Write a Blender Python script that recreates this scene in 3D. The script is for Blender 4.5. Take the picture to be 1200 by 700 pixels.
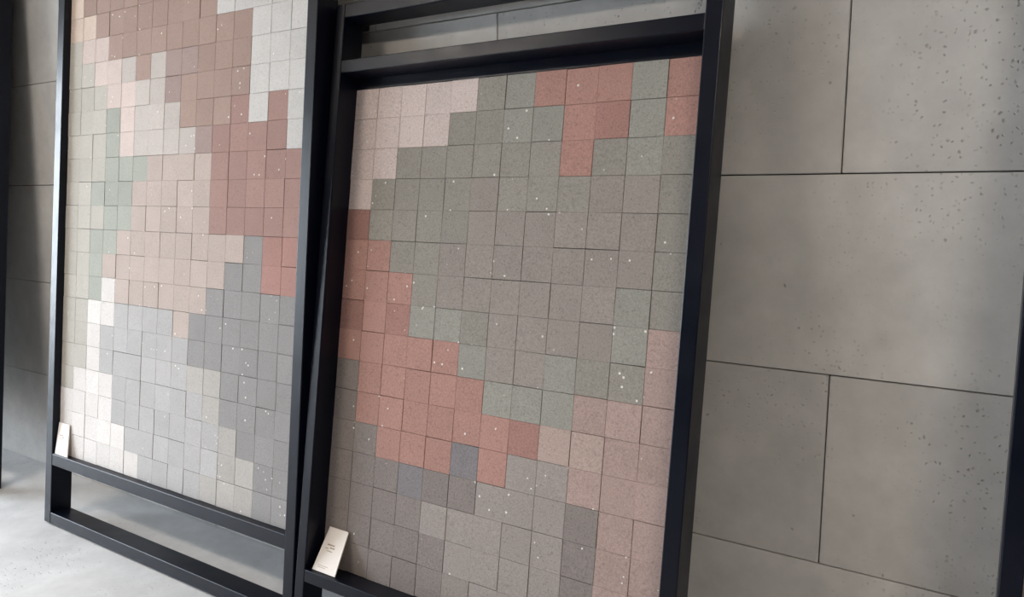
import bpy, bmesh, math, random
from mathutils import Matrix, Vector, Euler

# ------------------------------------------------------------------ clear
for o in list(bpy.data.objects):
    bpy.data.objects.remove(o, do_unlink=True)
scene = bpy.context.scene
COL = scene.collection
random.seed(7)

# ------------------------------------------------------------------ camera
cam = bpy.data.cameras.new('camera')
cam.sensor_fit = 'HORIZONTAL'
cam.sensor_width = 36.0
cam.lens = 26.586
cam.clip_start = 0.02
co = bpy.data.objects.new('camera', cam)
COL.objects.link(co)
RX, RF, RU = ((0.84359, 0.53697, 0.00335), (-0.53208, 0.83672, -0.12953), (-0.07236, 0.10749, 0.99157))
co.matrix_world = Matrix(((RX[0], RU[0], -RF[0], 0.0),
                          (RX[1], RU[1], -RF[1], -1.9958),
                          (RX[2], RU[2], -RF[2], 1.4346),
                          (0, 0, 0, 1)))
scene.camera = co

# ------------------------------------------------------------------ view, world
scene.view_settings.view_transform = 'Standard'
scene.view_settings.look = 'None'
scene.view_settings.gamma = 1.0
scene.view_settings.use_curve_mapping = False
scene.view_settings.exposure = 0.0
LAMP = 80.0          # watts of each ceiling light panel

world = bpy.data.worlds.new('overcast_sky')
scene.world = world
world.use_nodes = True
wn, wl = world.node_tree.nodes, world.node_tree.links
wn.clear()
wo = wn.new('ShaderNodeOutputWorld')
wb = wn.new('ShaderNodeBackground')
wtc = wn.new('ShaderNodeTexCoord')
wsep = wn.new('ShaderNodeSeparateXYZ')
wr = wn.new('ShaderNodeValToRGB')
wr.color_ramp.elements[0].position = 0.0
wr.color_ramp.elements[0].color = (0.87, 0.90, 1.0, 1)
wr.color_ramp.elements[1].position = 1.0
wr.color_ramp.elements[1].color = (0.85, 0.89, 1.0, 1)
wl.new(wtc.outputs['Generated'], wsep.inputs[0])
wl.new(wsep.outputs['Z'], wr.inputs['Fac'])
wl.new(wr.outputs['Color'], wb.inputs['Color'])
wb.inputs['Strength'].default_value = 20.0
wl.new(wb.outputs[0], wo.inputs['Surface'])

# room size
XL, XR, YF, ZC, FZ = -7.5, 2.9, -5.6, 3.3, -0.01
WIN_Z0, WIN_Z1 = 0.12, 3.0
SIDE_Y0, SIDE_Y1 = -5.3, -0.3                                # glazed side wall


def lamp(name, kind, loc, energy, color, target=None, **kw):
    l = bpy.data.lights.new(name, kind)
    l.energy = energy
    l.color = color
    for k, v in kw.items():
        if k == 'portal':
            l.cycles.is_portal = v
        else:
            setattr(l, k, v)
    o = bpy.data.objects.new(name, l)
    o.location = loc
    if target is not None:
        o.rotation_euler = (Vector(target) - Vector(loc)).to_track_quat('-Z', 'Y').to_euler()
    COL.objects.link(o)
    return o


# daylight portal just inside the glazing (it only guides the sampling of the sky)
WZM = (WIN_Z0 + WIN_Z1) / 2
lamp('window_portal', 'AREA', (XL + 0.06, (SIDE_Y0 + SIDE_Y1) / 2, WZM), 1, (1, 1, 1),
     target=(0, (SIDE_Y0 + SIDE_Y1) / 2, WZM),
     shape='RECTANGLE', size=SIDE_Y1 - SIDE_Y0, size_y=WIN_Z1 - WIN_Z0, portal=True)


# ------------------------------------------------------------------ helpers
def srgb(r, g, b):
    def f(c):
        c /= 255.0
        return c / 12.92 if c <= 0.04045 else ((c + 0.055) / 1.055) ** 2.4
    return (f(r), f(g), f(b), 1.0)


def new_mat(name):
    m = bpy.data.materials.new(name)
    m.use_nodes = True
    nt = m.node_tree
    for n in list(nt.nodes):
        nt.nodes.remove(n)
    out = nt.nodes.new('ShaderNodeOutputMaterial')
    bs = nt.nodes.new('ShaderNodeBsdfPrincipled')
    nt.links.new(bs.outputs[0], out.inputs['Surface'])
    return m, nt, bs


def mixrgb(nt, a, b, fac, blend='MIX'):
    n = nt.nodes.new('ShaderNodeMix')
    n.data_type = 'RGBA'
    n.blend_type = blend
    for sock, v in ((n.inputs[0], fac), (n.inputs[6], a), (n.inputs[7], b)):
        if isinstance(v, (int, float)):
            sock.default_value = v
        elif isinstance(v, tuple):
            sock.default_value = v
        else:
            nt.links.new(v, sock)
    return n.outputs[2]


def ramp(nt, inp, stops):
    n = nt.nodes.new('ShaderNodeValToRGB')
    els = n.color_ramp.elements
    while len(els) < len(stops):
        els.new(0.5)
    for e, (p, c) in zip(els, stops):
        e.position = p
        e.color = c if isinstance(c, tuple) else (c, c, c, 1)
    nt.links.new(inp, n.inputs['Fac'])
    return n.outputs['Color']


def noise(nt, vec, scale, detail=4, rough=0.55):
    n = nt.nodes.new('ShaderNodeTexNoise')
    n.inputs['Scale'].default_value = scale
    n.inputs['Detail'].default_value = detail
    n.inputs['Roughness'].default_value = rough
    nt.links.new(vec, n.inputs['Vector'])
    return n.outputs['Fac']


def voronoi(nt, vec, scale, out='Distance', rnd=1.0):
    n = nt.nodes.new('ShaderNodeTexVoronoi')
    n.inputs['Scale'].default_value = scale
    n.inputs['Randomness'].default_value = rnd
    nt.links.new(vec, n.inputs['Vector'])
    return n.outputs[out]


def bump(nt, bs, height, strength, dist):
    n = nt.nodes.new('ShaderNodeBump')
    n.inputs['Strength'].default_value = strength
    n.inputs['Distance'].default_value = dist
    nt.links.new(height, n.inputs['Height'])
    nt.links.new(n.outputs[0], bs.inputs['Normal'])


def coords(nt, per_object=False):
    tc = nt.nodes.new('ShaderNodeTexCoord')
    v = tc.outputs['Object']
    rnd = None
    if per_object:
        oi = nt.nodes.new('ShaderNodeObjectInfo')
        mul = nt.nodes.new('ShaderNodeMath')
        mul.operation = 'MULTIPLY'
        mul.inputs[1].default_value = 57.0
        nt.links.new(oi.outputs['Random'], mul.inputs[0])
        add = nt.nodes.new('ShaderNodeVectorMath')
        add.operation = 'ADD'
        nt.links.new(v, add.inputs[0])
        nt.links.new(mul.outputs[0], add.inputs[1])
        v = add.outputs[0]
        rnd = oi.outputs['Random']
    return v, rnd


# ------------------------------------------------------------------ materials
def paver_mat(name, rgb, grain=1.0):
    m, nt, bs = new_mat(name)
    base = srgb(*rgb)
    v, rnd = coords(nt, True)
    big = noise(nt, v, 14, 3)
    c = mixrgb(nt, tuple(x * 0.93 for x in base[:3]) + (1,), tuple(min(1, x * 1.07) for x in base[:3]) + (1,), big)
    # sand and aggregate grains
    fine = noise(nt, v, 210, 2, 0.7)
    fr = ramp(nt, fine, [(0.32, 0.70), (0.5, 1.0), (0.68, 1.28)])
    c = mixrgb(nt, c, fr, 0.55 * grain, 'MULTIPLY')
    cell = voronoi(nt, v, 190, 'Color')
    sep = nt.nodes.new('ShaderNodeSeparateColor')
    nt.links.new(cell, sep.inputs[0])
    dark = ramp(nt, sep.outputs[0], [(0.93, 0.0), (0.95, 1.0)])
    c = mixrgb(nt, c, tuple(x * 0.6 for x in base[:3]) + (1,), mixrgb(nt, (0, 0, 0, 1), dark, 0.4 * grain))
    # a few pale chips
    cell2 = voronoi(nt, v, 95, 'Color')
    sep2 = nt.nodes.new('ShaderNodeSeparateColor')
    nt.links.new(cell2, sep2.inputs[0])
    d2 = voronoi(nt, v, 95, 'Distance')
    near = ramp(nt, d2, [(0.28, 1.0), (0.38, 0.0)])
    pick = ramp(nt, sep2.outputs[1], [(0.988, 0.0), (0.991, 1.0)])
    chip = mixrgb(nt, near, pick, 1.0, 'MULTIPLY')
    c = mixrgb(nt, c, (0.80, 0.77, 0.72, 1), chip)
    # batch difference between pieces
    tone = ramp(nt, rnd, [(0.0, 0.94), (1.0, 1.05)])
    c = mixrgb(nt, c, tone, 1.0, 'MULTIPLY')
    nt.links.new(c, bs.inputs['Base Color'])
    bs.inputs['Roughness'].default_value = 0.82
    bs.inputs['Specular IOR Level'].default_value = 0.25
    bump(nt, bs, fine, 0.35, 0.0012)
    return m


PAL = {
    # right-hand mosaic
    'P': ('blush_white', (212, 196, 191)), 'G': ('moss_grey', (150, 145, 137)), 'M': ('sage_grey', (154, 152, 144)),
    'R': ('brick_rose', (176, 136, 126)), 'r': ('dark_brick_rose', (164, 125, 117)), 'T': ('taupe', (153, 144, 138)),
    'D': ('basalt_grey', (138, 129, 125)), 'B': ('blue_grey', (134, 129, 131)), 'L': ('pebble_grey', (160, 151, 146)),
    'p': ('dusty_pink', (174, 151, 144)), 'Q': ('pale_pink', (184, 163, 154)),
    # left-hand mosaic
    'C': ('cream', (216, 197, 183)), 'W': ('warm_white', (209, 192, 186)), 'b': ('clay_brown', (165, 141, 131)),
    'N': ('mauve_brown', (162, 141, 136)), 'K': ('oyster', (194, 185, 179)), 'U': ('ice_white', (204, 201, 198)),
    'g': ('celadon', (186, 181, 172)), 'e': ('sage_green', (165, 167, 158)), 'S': ('sand', (186, 171, 163)),
    'O': ('faded_red', (162, 131, 123)), 'o': ('warm_red', (170, 131, 123)), 'w': ('chalk_white', (220, 214, 210)),
    'V': ('silver_grey', (181, 178, 177)), 'A': ('slate_grey', (149, 146, 145)), 'l': ('light_ash', (179, 174, 169)),
}
PM = {k: paver_mat(n + '_paver', c, 1.0 if k in 'GMRrTDBLpQP' else 0.55) for k, (n, c) in PAL.items()}


def steel_mat(name, rgb, rough):
    m, nt, bs = new_mat(name)
    v, _ = coords(nt)
    n1 = noise(nt, v, 9, 4)
    r = ramp(nt, n1, [(0.3, rough - 0.05), (0.7, rough + 0.07)])
    nt.links.new(r, bs.inputs['Roughness'])
    c = mixrgb(nt, srgb(*rgb), srgb(*(x * 1.25 for x in rgb)), n1)
    nt.links.new(c, bs.inputs['Base Color'])
    bs.inputs['Specular IOR Level'].default_value = 0.27
    bump(nt, bs, noise(nt, v, 260, 2), 0.06, 0.001)
    return m


STEEL = steel_mat('black_powder_coat', (8, 12, 24), 0.33)
RUBBER = steel_mat('black_rubber', (24, 24, 25), 0.7)
ALU = steel_mat('grey_aluminium', (120, 122, 125), 0.4)


def board_mat():
    m, nt, bs = new_mat('dark_cement_board')
    v, _ = coords(nt)
    n1 = noise(nt, v, 30, 4)
    nt.links.new(mixrgb(nt, srgb(46, 44, 43), srgb(72, 69, 66), n1), bs.inputs['Base Color'])
    bs.inputs['Roughness'].default_value = 0.9
    return m


BOARD = board_mat()


def concrete_mat(name, rgb, per_object, pits=1.0, rough=0.75, spec=0.3, pit_scale=105, worn=()):
    m, nt, bs = new_mat(name)
    v, rnd = coords(nt, per_object)
    base = srgb(*rgb)
    n1 = noise(nt, v, 1.6, 5, 0.6)
    n2 = noise(nt, v, 9, 5, 0.65)
    c = mixrgb(nt, tuple(x * 0.84 for x in base[:3]) + (1,), tuple(min(1, x * 1.12) for x in base[:3]) + (1,),
               ramp(nt, n1, [(0.3, 0.0), (0.7, 1.0)]))
    c = mixrgb(nt, c, ramp(nt, n2, [(0.3, 0.88), (0.7, 1.08)]), 0.8, 'MULTIPLY')
    # pits: small air holes gathered in patches
    wn_ = nt.nodes.new('ShaderNodeTexNoise')
    wn_.inputs['Scale'].default_value = 55
    nt.links.new(v, wn_.inputs['Vector'])
    ws = nt.nodes.new('ShaderNodeVectorMath')
    ws.operation = 'SCALE'
    ws.inputs['Scale'].default_value = 0.016
    nt.links.new(wn_.outputs['Color'], ws.inputs[0])
    wa = nt.nodes.new('ShaderNodeVectorMath')
    nt.links.new(v, wa.inputs[0])
    nt.links.new(ws.outputs[0], wa.inputs[1])
    v = wa.outputs[0]
    d = voronoi(nt, v, pit_scale, 'Distance')
    cc = voronoi(nt, v, pit_scale, 'Color')
    sep = nt.nodes.new('ShaderNodeSeparateColor')
    nt.links.new(cc, sep.inputs[0])
    hole = ramp(nt, d, [(0.16, 1.0), (0.40, 0.0)])
    pick = ramp(nt, sep.outputs[0], [(0.70, 0.0), (0.90, 1.0)])
    patch = ramp(nt, noise(nt, v, 2.2, 3), [(0.47, 0.0), (0.66, 1.0)])
    for px, py, pz, pr in worn:                      # places where the face came out of the mould pitted
        geo = nt.nodes.new('ShaderNodeNewGeometry')
        vd = nt.nodes.new('ShaderNodeVectorMath')
        vd.operation = 'DISTANCE'
        nt.links.new(geo.outputs['Position'], vd.inputs[0])
        vd.inputs[1].default_value = (px, py, pz)
        wob = nt.nodes.new('ShaderNodeMath')
        wob.operation = 'MULTIPLY_ADD'
        nt.links.new(noise(nt, v, 7, 3), wob.inputs[0])
        wob.inputs[1].default_value = 0.35
        nt.links.new(vd.outputs['Value'], wob.inputs[2])
        patch = mixrgb(nt, patch, ramp(nt, wob.outputs[0], [(pr * 0.5 + 0.17, 1.0), (pr + 0.17, 0.0)]), 1.0, 'LIGHTEN')
    h = mixrgb(nt, hole, pick, 1.0, 'MULTIPLY')
    h = mixrgb(nt, h, patch, 1.0, 'MULTIPLY')
    d2 = voronoi(nt, v, 13, 'Distance')
    hole2 = ramp(nt, d2, [(0.03, 1.0), (0.055, 0.0)])
    h = mixrgb(nt, h, hole2, 1.0, 'LIGHTEN')
    hp = mixrgb(nt, (0, 0, 0, 1), h, 0.62 * pits)
    c = mixrgb(nt, c, tuple(x * 0.42 for x in base[:3]) + (1,), hp)
    if rnd is not None:
        c = mixrgb(nt, c, ramp(nt, rnd, [(0.0, 0.95), (1.0, 1.04)]), 1.0, 'MULTIPLY')
    nt.links.new(c, bs.inputs['Base Color'])
    bs.inputs['Roughness'].default_value = rough
    bs.inputs['Specular IOR Level'].default_value = spec
    inv = nt.nodes.new('ShaderNodeMath')
    inv.operation = 'SUBTRACT'
    inv.inputs[0].default_value = 1.0
    nt.links.new(h, inv.inputs[1])
    bump(nt, bs, inv.outputs[0], 0.5 * pits, 0.004)
    return m


SLAB = concrete_mat('wall_concrete', (203, 200, 196), True,
                    worn=((0.03, 0, 1.80, 0.33), (-0.08, 0, 1.62, 0.2), (0.0, 0, 0.84, 0.22), (0.25, 0, 1.3, 0.25)))
FLOOR = concrete_mat('floor_concrete', (218, 218, 219), False, 0.9, 0.5, 0.35, 70,
                     worn=((-3.15, -0.62, -0.01, 0.3), (-3.7, -0.75, -0.01, 0.25)))
JOINT = concrete_mat('joint_mortar', (84, 80, 76), False, 0.2)
PLASTER = concrete_mat('grey_plaster', (150, 148, 146), False, 0.1)
DARKPLASTER = concrete_mat('charcoal_plaster', (44, 43, 45), False, 0.1)
CEIL = concrete_mat('ceiling_plaster', (176, 172, 166), False, 0.1)
PAVE = concrete_mat('pavement', (150, 150, 148), False, 0.3)


def plain_mat(name, a, b, scale, rough=0.6):
    m, nt, bs = new_mat(name)
    v, _ = coords(nt)
    nt.links.new(mixrgb(nt, srgb(*a), srgb(*b), noise(nt, v, scale, 4)), bs.inputs['Base Color'])
    bs.inputs['Roughness'].default_value = rough
    return m


CARD = plain_mat('cream_card', (244, 234, 226), (250, 243, 236), 40, 0.6)
INK = plain_mat('brown_ink', (170, 150, 134), (186, 168, 152), 60, 0.7)


def glass_mat():
    m = bpy.data.materials.new('window_glass')
    m.use_nodes = True
    nt = m.node_tree
    for n in list(nt.nodes):
        nt.nodes.remove(n)
    out = nt.nodes.new('ShaderNodeOutputMaterial')
    tr = nt.nodes.new('ShaderNodeBsdfTransparent')
    tr.inputs[0].default_value = (0.93, 0.96, 0.95, 1)
    gl = nt.nodes.new('ShaderNodeBsdfGlossy')
    gl.inputs['Roughness'].default_value = 0.02
    fr = nt.nodes.new('ShaderNodeFresnel')
    fr.inputs[0].default_value = 1.35
    mx = nt.nodes.new('ShaderNodeMixShader')
    nt.links.new(fr.outputs[0], mx.inputs[0])
    nt.links.new(tr.outputs[0], mx.inputs[1])
    nt.links.new(gl.outputs[0], mx.inputs[2])
    nt.links.new(mx.outputs[0], out.inputs['Surface'])
    return m


GLASS = glass_mat()


def emit_mat(name, rgb, strength):
    m, nt, bs = new_mat(name)
    bs.inputs['Base Color'].default_value = (0.9, 0.88, 0.82, 1)
    bs.inputs['Emission Color'].default_value = rgb
    bs.inputs['Emission Strength'].default_value = strength
    return m


LED = emit_mat('warm_led', (1.0, 0.86, 0.66, 1), 6.0)


# ------------------------------------------------------------------ mesh helpers
def add_box(bm, x0, x1, y0, y1, z0, z1, bevel=0.0, seg=1):
    r = bmesh.ops.create_cube(bm, size=1.0)
    vs = r['verts']
    for v in vs:
        v.co.x = x0 + (v.co.x + 0.5) * (x1 - x0)
        v.co.y = y0 + (v.co.y + 0.5) * (y1 - y0)
        v.co.z = z0 + (v.co.z + 0.5) * (z1 - z0)
    if bevel > 0:
        es = list({e for v in vs for e in v.link_edges})
        bmesh.ops.bevel(bm, geom=es, offset=bevel, segments=seg, affect='EDGES', profile=0.5)


def mesh_from(bm, name):
    me = bpy.data.meshes.new(name)
    bm.to_mesh(me)
    bm.free()
    return me


def obj(name, me, mat=None, parent=None, loc=None):
    if isinstance(me, bmesh.types.BMesh):
        me = mesh_from(me, name)
    o = bpy.data.objects.new(name, me)
    COL.objects.link(o)
    if mat is not None:
        if not me.materials:
            me.materials.append(mat)
        else:
            o.material_slots[0].link = 'OBJECT'
            o.material_slots[0].material = mat
    if parent is not None:
        o.parent = parent
    if loc is not None:
        o.location = loc
    return o


def box_obj(name, ext, mat, parent=None, bevel=0.0, seg=1, loc=None):
    bm = bmesh.new()
    add_box(bm, *ext, bevel=bevel, seg=seg)
    return obj(name, bm, mat, parent, loc)


def struct(o):
    o['kind'] = 'structure'
    return o


# ------------------------------------------------------------------ room shell
floor = struct(box_obj('floor', (XL, XR, YF, 0.05, FZ - 0.12, FZ), FLOOR))
ceiling = struct(box_obj('ceiling', (XL, XR, YF, 0.05, ZC, ZC + 0.12), CEIL))
wall_back = struct(box_obj('wall_back', (XL, XR, 0.012, 0.14, FZ, ZC), JOINT))
wall_right = struct(box_obj('wall_right', (XR, XR + 0.12, YF, 0.05, FZ, ZC), DARKPLASTER))
bm = bmesh.new()
add_box(bm, XL - 0.14, XL, YF, SIDE_Y0, FZ, ZC)
add_box(bm, XL - 0.14, XL, SIDE_Y1, 0.05, FZ, ZC)
add_box(bm, XL - 0.14, XL, SIDE_Y0, SIDE_Y1, FZ, WIN_Z0)
add_box(bm, XL - 0.14, XL, SIDE_Y0, SIDE_Y1, WIN_Z1, ZC)
wall_left = struct(obj('wall_left', bm, PLASTER))
wall_front = struct(box_obj('wall_front', (XL, XR, YF - 0.14, YF, FZ, ZC), DARKPLASTER))

# glazing: outer frame, mullions and one pane per bay (built along x, then turned)
def glazing(name, width, nb, mat):
    bm = bmesh.new()
    h = WIN_Z1 - WIN_Z0
    add_box(bm, 0, width, 0.04, 0.10, 0, 0.05)
    add_box(bm, 0, width, 0.04, 0.10, h - 0.05, h)
    bw = width / nb
    for i in range(nb + 1):
        xm = i * bw
        xa, xb = (xm, xm + 0.05) if i == 0 else ((xm - 0.05, xm) if i == nb else (xm - 0.025, xm + 0.025))
        add_box(bm, xa, xb, 0.04, 0.10, 0.05, h - 0.05)
    w = struct(obj(name, bm, ALU))
    w.matrix_world = mat
    for i in range(nb):
        bm = bmesh.new()
        add_box(bm, i * bw + 0.03, (i + 1) * bw - 0.03, 0.066, 0.074, 0.04, h - 0.04)
        obj('pane', bm, GLASS, w)


glazing('window_1', SIDE_Y1 - SIDE_Y0, 3, Matrix.Translation((XL, SIDE_Y0, WIN_Z0)) @ Matrix.Rotation(math.pi / 2, 4, 'Z'))
ground = struct(box_obj('ground', (-30, 12, -26, 6, FZ - 0.2, FZ - 0.1), PAVE))

# concrete wall slabs, half a metre high, running bond, each its own piece
def slab(x0, x1, z0, z1):
    g = 0.0016
    o = box_obj('slab', (x0 + g, x1 - g, -0.0125, 0.0125, z0 + g, z1 - g), SLAB, wall_back, bevel=0.0018)
    me = o.data
    me.transform(Matrix.Translation((-(x0 + x1) / 2, 0, -(z0 + z1) / 2)))
    o.location = ((x0 + x1) / 2, 0.0125 + random.uniform(-0.0006, 0.0006), (z0 + z1) / 2)


odd = [XL, -6.723, -5.723, -4.723, -3.723, -3.323, -2.323, -1.325, -0.324, 0.677, 1.677, XR]
even = [XL, -6.623, -5.623, -4.823, -3.823, -2.823, -1.823, -0.823, 0.177, 1.177, 2.177, XR]
rows = [(FZ, 0.5), (0.5, 1.0), (1.0, 1.5), (1.5, 2.0), (2.0, 2.5), (2.5, 3.0), (3.0, ZC)]
for i, (z0, z1) in enumerate(rows):
    js = odd if i % 2 else even
    for a, b in zip(js[:-1], js[1:]):
        slab(a, b, z0, z1)

# ------------------------------------------------------------------ display frames
S = 0.1
bm = bmesh.new()
r = bmesh.ops.create_cube(bm, size=1.0)
for v in r['verts']:
    v.co.x *= 0.0993
    v.co.y *= 0.018
    v.co.z *= 0.0993
front = [e for e in bm.edges if all(v.co.y < 0 for v in e.verts)]
bmesh.ops.bevel(bm, geom=front, offset=0.0009, segments=1, affect='EDGES')
PAVER_ME = mesh_from(bm, 'paver')
PAVER_ME.materials.append(PM['T'])


class Frame:
    """A leaning black steel frame. Panel coordinates: x right, d towards the room, z up the
    slope, with the origin at the top left corner of the mosaic face."""

    def __init__(self, origin, lean, zbot, name, label, group=None):
        self.M = Matrix.Translation(origin) @ Matrix.Rotation(-lean, 4, 'X')
        self.base = Vector((0, 0, zbot))
        self.root = bpy.data.objects.new(name, None)
        COL.objects.link(self.root)
        self.root.empty_display_size = 0.2
        self.root.location = self.M @ self.base
        self.root.rotation_euler = (-lean, 0, 0)
        self.root['label'] = label
        self.root['category'] = 'display frame'

    def ext(self, x0, x1, d0, d1, z0, z1):       # to local box of the root
        return (x0, x1, -d1, -d0, z0 - self.base.z, z1 - self.base.z)

    def bar(self, name, x0, x1, d0, d1, z0, z1, mat=None, bevel=0.003, parent=None):
        return box_obj(name, self.ext(x0, x1, d0, d1, z0, z1), mat or STEEL, parent or self.root, bevel=bevel, seg=2)

    def build(self, xl0, xl1, xr0, xr1, db, df, zb, zt, rails, pads):
        self.bar('post', xl0, xl1, db, df, zb, zt)
        self.bar('post', xr0, xr1, db, df, zb, zt)
        for z0, z1 in rails:
            self.bar('rail', xl1 - 0.002, xr0 + 0.002, db, df - 0.0012, z0, z1)
        for x in ((xl0 + xl1) / 2, (xr0 + xr1) / 2):
            self.bar('wall_pad', x - 0.016, x + 0.016, db - pads, db + 0.001, zt - 0.05, zt - 0.01, RUBBER, 0.002)

    def board(self, x0, x1, z0, z1):
        return self.bar('backing_board', x0, x1, -0.034, -0.019, z0, z1, BOARD, 0.0)

    def pavers(self, board, grid, jitter=0.0007):
        for r, row in enumerate(grid):
            for c, k in enumerate(row):
                o = bpy.data.objects.new('paver', PAVER_ME)
                COL.objects.link(o)
                o.parent = board
                o.location = ((c + 0.5) * S + random.uniform(-jitter, jitter),
                              0.009 + random.uniform(-0.0009, 0.0009),
                              -(r + 0.5) * S + random.uniform(-jitter, jitter) - self.base.z)
                o.rotation_euler = (random.uniform(-.004, .004), random.uniform(-.006, .006), random.uniform(-.004, .004))
                o.material_slots[0].link = 'OBJECT'
                o.material_slots[0].material = PM[k]

    def paver_field(self, board, grid, r0):
        """Rows of pavers out of the picture: one joined part."""
        bm = bmesh.new()
        keys = sorted({k for row in grid for k in row})
        for r, row in enumerate(grid):
            for c, k in enumerate(row):
                n0 = len(bm.faces)
                x, z = (c + 0.5) * S, -(r0 + r + 0.5) * S - self.base.z
                add_box(bm, x - 0.0492, x + 0.0492, 0.0, 0.018, z - 0.0492, z + 0.0492)
                bm.faces.ensure_lookup_table()
                for f in bm.faces[n0:]:
                    f.material_index = keys.index(k)
        me = mesh_from(bm, 'paver_field')
        for k in keys:
            me.materials.append(PM[k])
        o = obj('paver_field', me, None, board)
        o['kind'] = 'stuff'


LEFT = [
    'CbbbbbbbbbUUUUU',
    'CCbbbbbbbbUUUUU',
    'gWWbbbbbbbbbUUU',
    'ggWWKbKNNbbbUUU',
    'gggWWKKNbbbbUUU',
    'gggeWKKKbbbOUOU',
    'gggeWKKKKNOOOOU',
    'gggeeeSSSSOOOOO',
    'ggeeeSSSSSOOOOO',
    'gggeeSSSSSOOOOO',
    'ggeeSSSSSSSSAoo',
    'ggeSSSSSSSSAAoo',
    'ggewSSSSSSAAAAA',
    'ggwwVVVVSAAAAAA',
    'ggwVVVVVVAAAAAA',
    'ggwVVVVVVllAAAA',
    'gwwwVVVVVVlAAAA',
    'wwwwVVVVVVVlAAA',
    'wwwwwVVVVVVllAA',
    'wwwwwwVVVVlllAA',
]
RIGHT = [
    'PPPPPGMRRRMR',
    'PPPPGGMMRrMR',
    'PPGGGGGGRGMG',
    'PGGGGTGGGTTG',
    'rGGGGTTTTTTG',
    'RRGGTTTTTTTG',
    'RRRGTTTTTTMG',
    'rRrMMGTTTTMp',
    'RRRRRMTTMGGp',
    'DRRRRRMMMppp',
    'DRRRRRRrQQpp',
    'DDRRRBRLLppp',
    'DDDBDDLLLDpp',
    'DDDDLLLLLDpp',
    'DDDDDLLLLDpp',
    'DDDDDTLLLLDp',
]

# --- left mosaic: tall, 15 pavers wide
fl = Frame((-3.4515, -0.1347, 2.3001), 0.0984, -2.315, 'display_frame',
           'taller black steel frame, its wide mosaic of cream, pale green, brown and grey pavers')
fl.build(-0.052, 0.0, 1.508, 1.556, -0.06, 0.03, -2.315, 0.722,
         [(-2.315, -2.265), (-2.052, -2.0), (0.402, 0.452), (0.672, 0.722)], 0.006)
b = fl.board(0.0, 1.51, -2.0, 0.402)
fl.pavers(b, LEFT)
fl.paver_field(b, ['bbUUCCbbbbbbUUU', 'CbbUbCCbbbbbUUU', 'CCbbbbCbbbbUUUU', 'CCbbbbbbbbbbUUU'], -4)

# --- right mosaic: lower, 12 pavers wide
fr = Frame((-1.8396, -0.077, 1.7972), 0.1356, -1.822, 'display_frame',
           'black steel frame in front, its mosaic of red, taupe, sage and pink pavers')
fr.build(-0.04, 0.0, 1.212, 1.256, -0.01, 0.08, -1.822, 0.262,
         [(-1.822, -1.782), (-1.641, -1.6), (0.036, 0.078), (0.216, 0.262)], 0.032)
b = fr.board(0.0, 1.212, -1.6, 0.036)
fr.bar('trim_strip', 0.0, 1.212, -0.019, 0.002, 0.0, 0.036, None, 0.001, fr.root)
fr.pavers(b, RIGHT)

# --- frame cut by the left edge of the picture: only its right post shows
ff = Frame((-5.66, -0.1347, 2.3001), 0.0984, -2.315, 'display_frame',
           'dark steel post at the far left edge beside bare grey wall')
ff.build(-0.052, 0.0, 1.508, 1.556, -0.06, 0.03, -2.315, 0.722,
         [(-2.315, -2.265), (-2.052, -2.0), (0.402, 0.452), (0.672, 0.722)], 0.006)

b = ff.board(0.0, 1.51, -2.0, 0.402)
ff.paver_field(b, [''.join(random.choice('SSKVlg') for _ in range(15)) for _ in range(24)], -4)

# --- frame cut by the right edge of the picture: only its left post shows
fe = Frame((0.096, -0.077, 1.7972), 0.1356, -1.822, 'display_frame',
           'black steel post leaning at the far right edge of the photo')
fe.build(-0.04, 0.0, 1.212, 1.256, -0.01, 0.08, -1.822, 0.262,
         [(-1.822, -1.782), (-1.641, -1.6), (0.036, 0.078), (0.216, 0.262)], 0.032)
b = fe.board(0.0, 1.212, -1.6, 0.036)
fe.bar('trim_strip', 0.0, 1.212, -0.019, 0.002, 0.0, 0.036, None, 0.001, fe.root)
fe.paver_field(b, [''.join(random.choice('TTDLG') for _ in range(12)) for _ in range(16)], 0)


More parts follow.
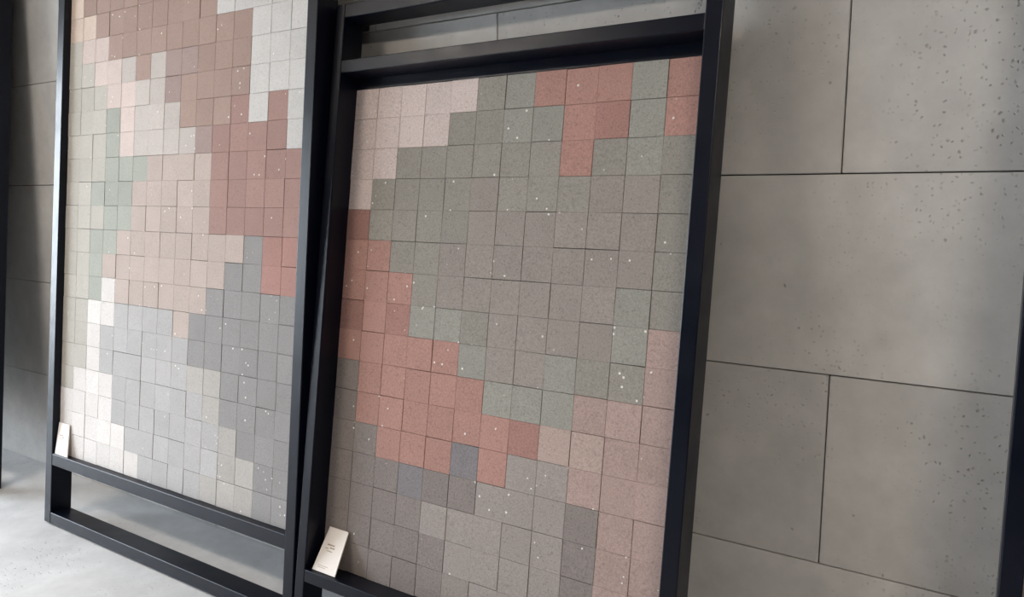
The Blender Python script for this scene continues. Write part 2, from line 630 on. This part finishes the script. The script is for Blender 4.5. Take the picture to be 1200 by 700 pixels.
# ------------------------------------------------------------------ cards standing on the rails
def card(frame, bl, br, tl, tr, thick, label):
    """Corners (x, d, z) in panel coordinates of the frame it leans in."""
    q = [frame.M @ Vector((x, -d, z)) for x, d, z in (bl, br, tr, tl)]
    base = (q[0] + q[1]) / 2
    n = (q[1] - q[0]).cross(q[3] - q[0]).normalized()
    root = bpy.data.objects.new('label_card', None)
    root.empty_display_size = 0.05
    COL.objects.link(root)
    root.location = base
    root['label'] = label
    root['category'] = 'label card'
    bm = bmesh.new()
    fv = [bm.verts.new(p - base) for p in q]
    bv = [bm.verts.new(p - base - n * thick) for p in q]
    bm.faces.new(fv)
    bm.faces.new(bv[::-1])
    for i in range(4):
        j = (i + 1) % 4
        bm.faces.new((fv[j], fv[i], bv[i], bv[j]))
    bmesh.ops.recalc_face_normals(bm, faces=bm.faces)
    obj('card', bm, CARD, root)

    def at(u, v, lift):
        a = q[0].lerp(q[1], u)
        c = q[3].lerp(q[2], u)
        return a.lerp(c, v) - base + n * lift
    bm = bmesh.new()
    # a faded printed mark and two thin lines, too small in the photograph to read
    for u0, u1, v0, v1 in ((0.24, 0.58, 0.60, 0.63), (0.40, 0.62, 0.54, 0.57), (0.20, 0.34, 0.52, 0.535), (0.30, 0.56, 0.47, 0.485),
                           (0.18, 0.60, 0.13, 0.14), (0.18, 0.52, 0.09, 0.10)):
        f = [bm.verts.new(at(u, v, 0.0006)) for u, v in ((u0, v0), (u1, v0), (u1, v1), (u0, v1))]
        g = [bm.verts.new(at(u, v, -0.0006)) for u, v in ((u0, v0), (u1, v0), (u1, v1), (u0, v1))]
        bm.faces.new(f)
        bm.faces.new(g[::-1])
        for i in range(4):
            j = (i + 1) % 4
            bm.faces.new((f[j], f[i], g[i], g[j]))
    p = obj('printed_mark', bm, INK, root)
    p['label'] = 'faded brown print'


card(fr, (0.018, 0.064, -1.5978), (0.121, 0.064, -1.5978), (0.030, 0.008, -1.466), (0.115, 0.008, -1.466), 0.004,
     'cream card with faded brown mark at the foot of the red and taupe mosaic')
card(fl, (0.012, 0.024, -1.9988), (0.113, 0.024, -1.9988), (0.008, 0.007, -1.861), (0.093, 0.007, -1.861), 0.004,
     'small white card in the bottom left corner of the taller pale mosaic')


# ------------------------------------------------------------------ ceiling light panels
def ceiling_light(x, y, energy, label):
    root = bpy.data.objects.new('ceiling_light', None)
    COL.objects.link(root)
    root.location = (x, y, ZC)
    root['label'] = label
    root['category'] = 'ceiling light'
    bm = bmesh.new()
    for e in ((-0.62, 0.62, -0.17, -0.15), (-0.62, 0.62, 0.15, 0.17), (-0.62, -0.60, -0.15, 0.15), (0.60, 0.62, -0.15, 0.15)):
        add_box(bm, *e, -0.05, 0.0)
    obj('housing', bm, STEEL, root)
    box_obj('diffuser', (-0.6, 0.6, -0.15, 0.15, -0.03, -0.01), LED, root)
    l = lamp('panel_lamp', 'AREA', (0, 0, -0.055), energy, (1.0, 0.90, 0.80), shape='RECTANGLE', size=1.18, size_y=0.28)
    l.parent = root


ceiling_light(-3.2, -2.5, 0.65 * LAMP, 'left one of the two warm ceiling light panels facing the display wall')
ceiling_light(1.3, -2.7, 0.72 * LAMP, 'right one of the two warm ceiling light panels facing the display wall')
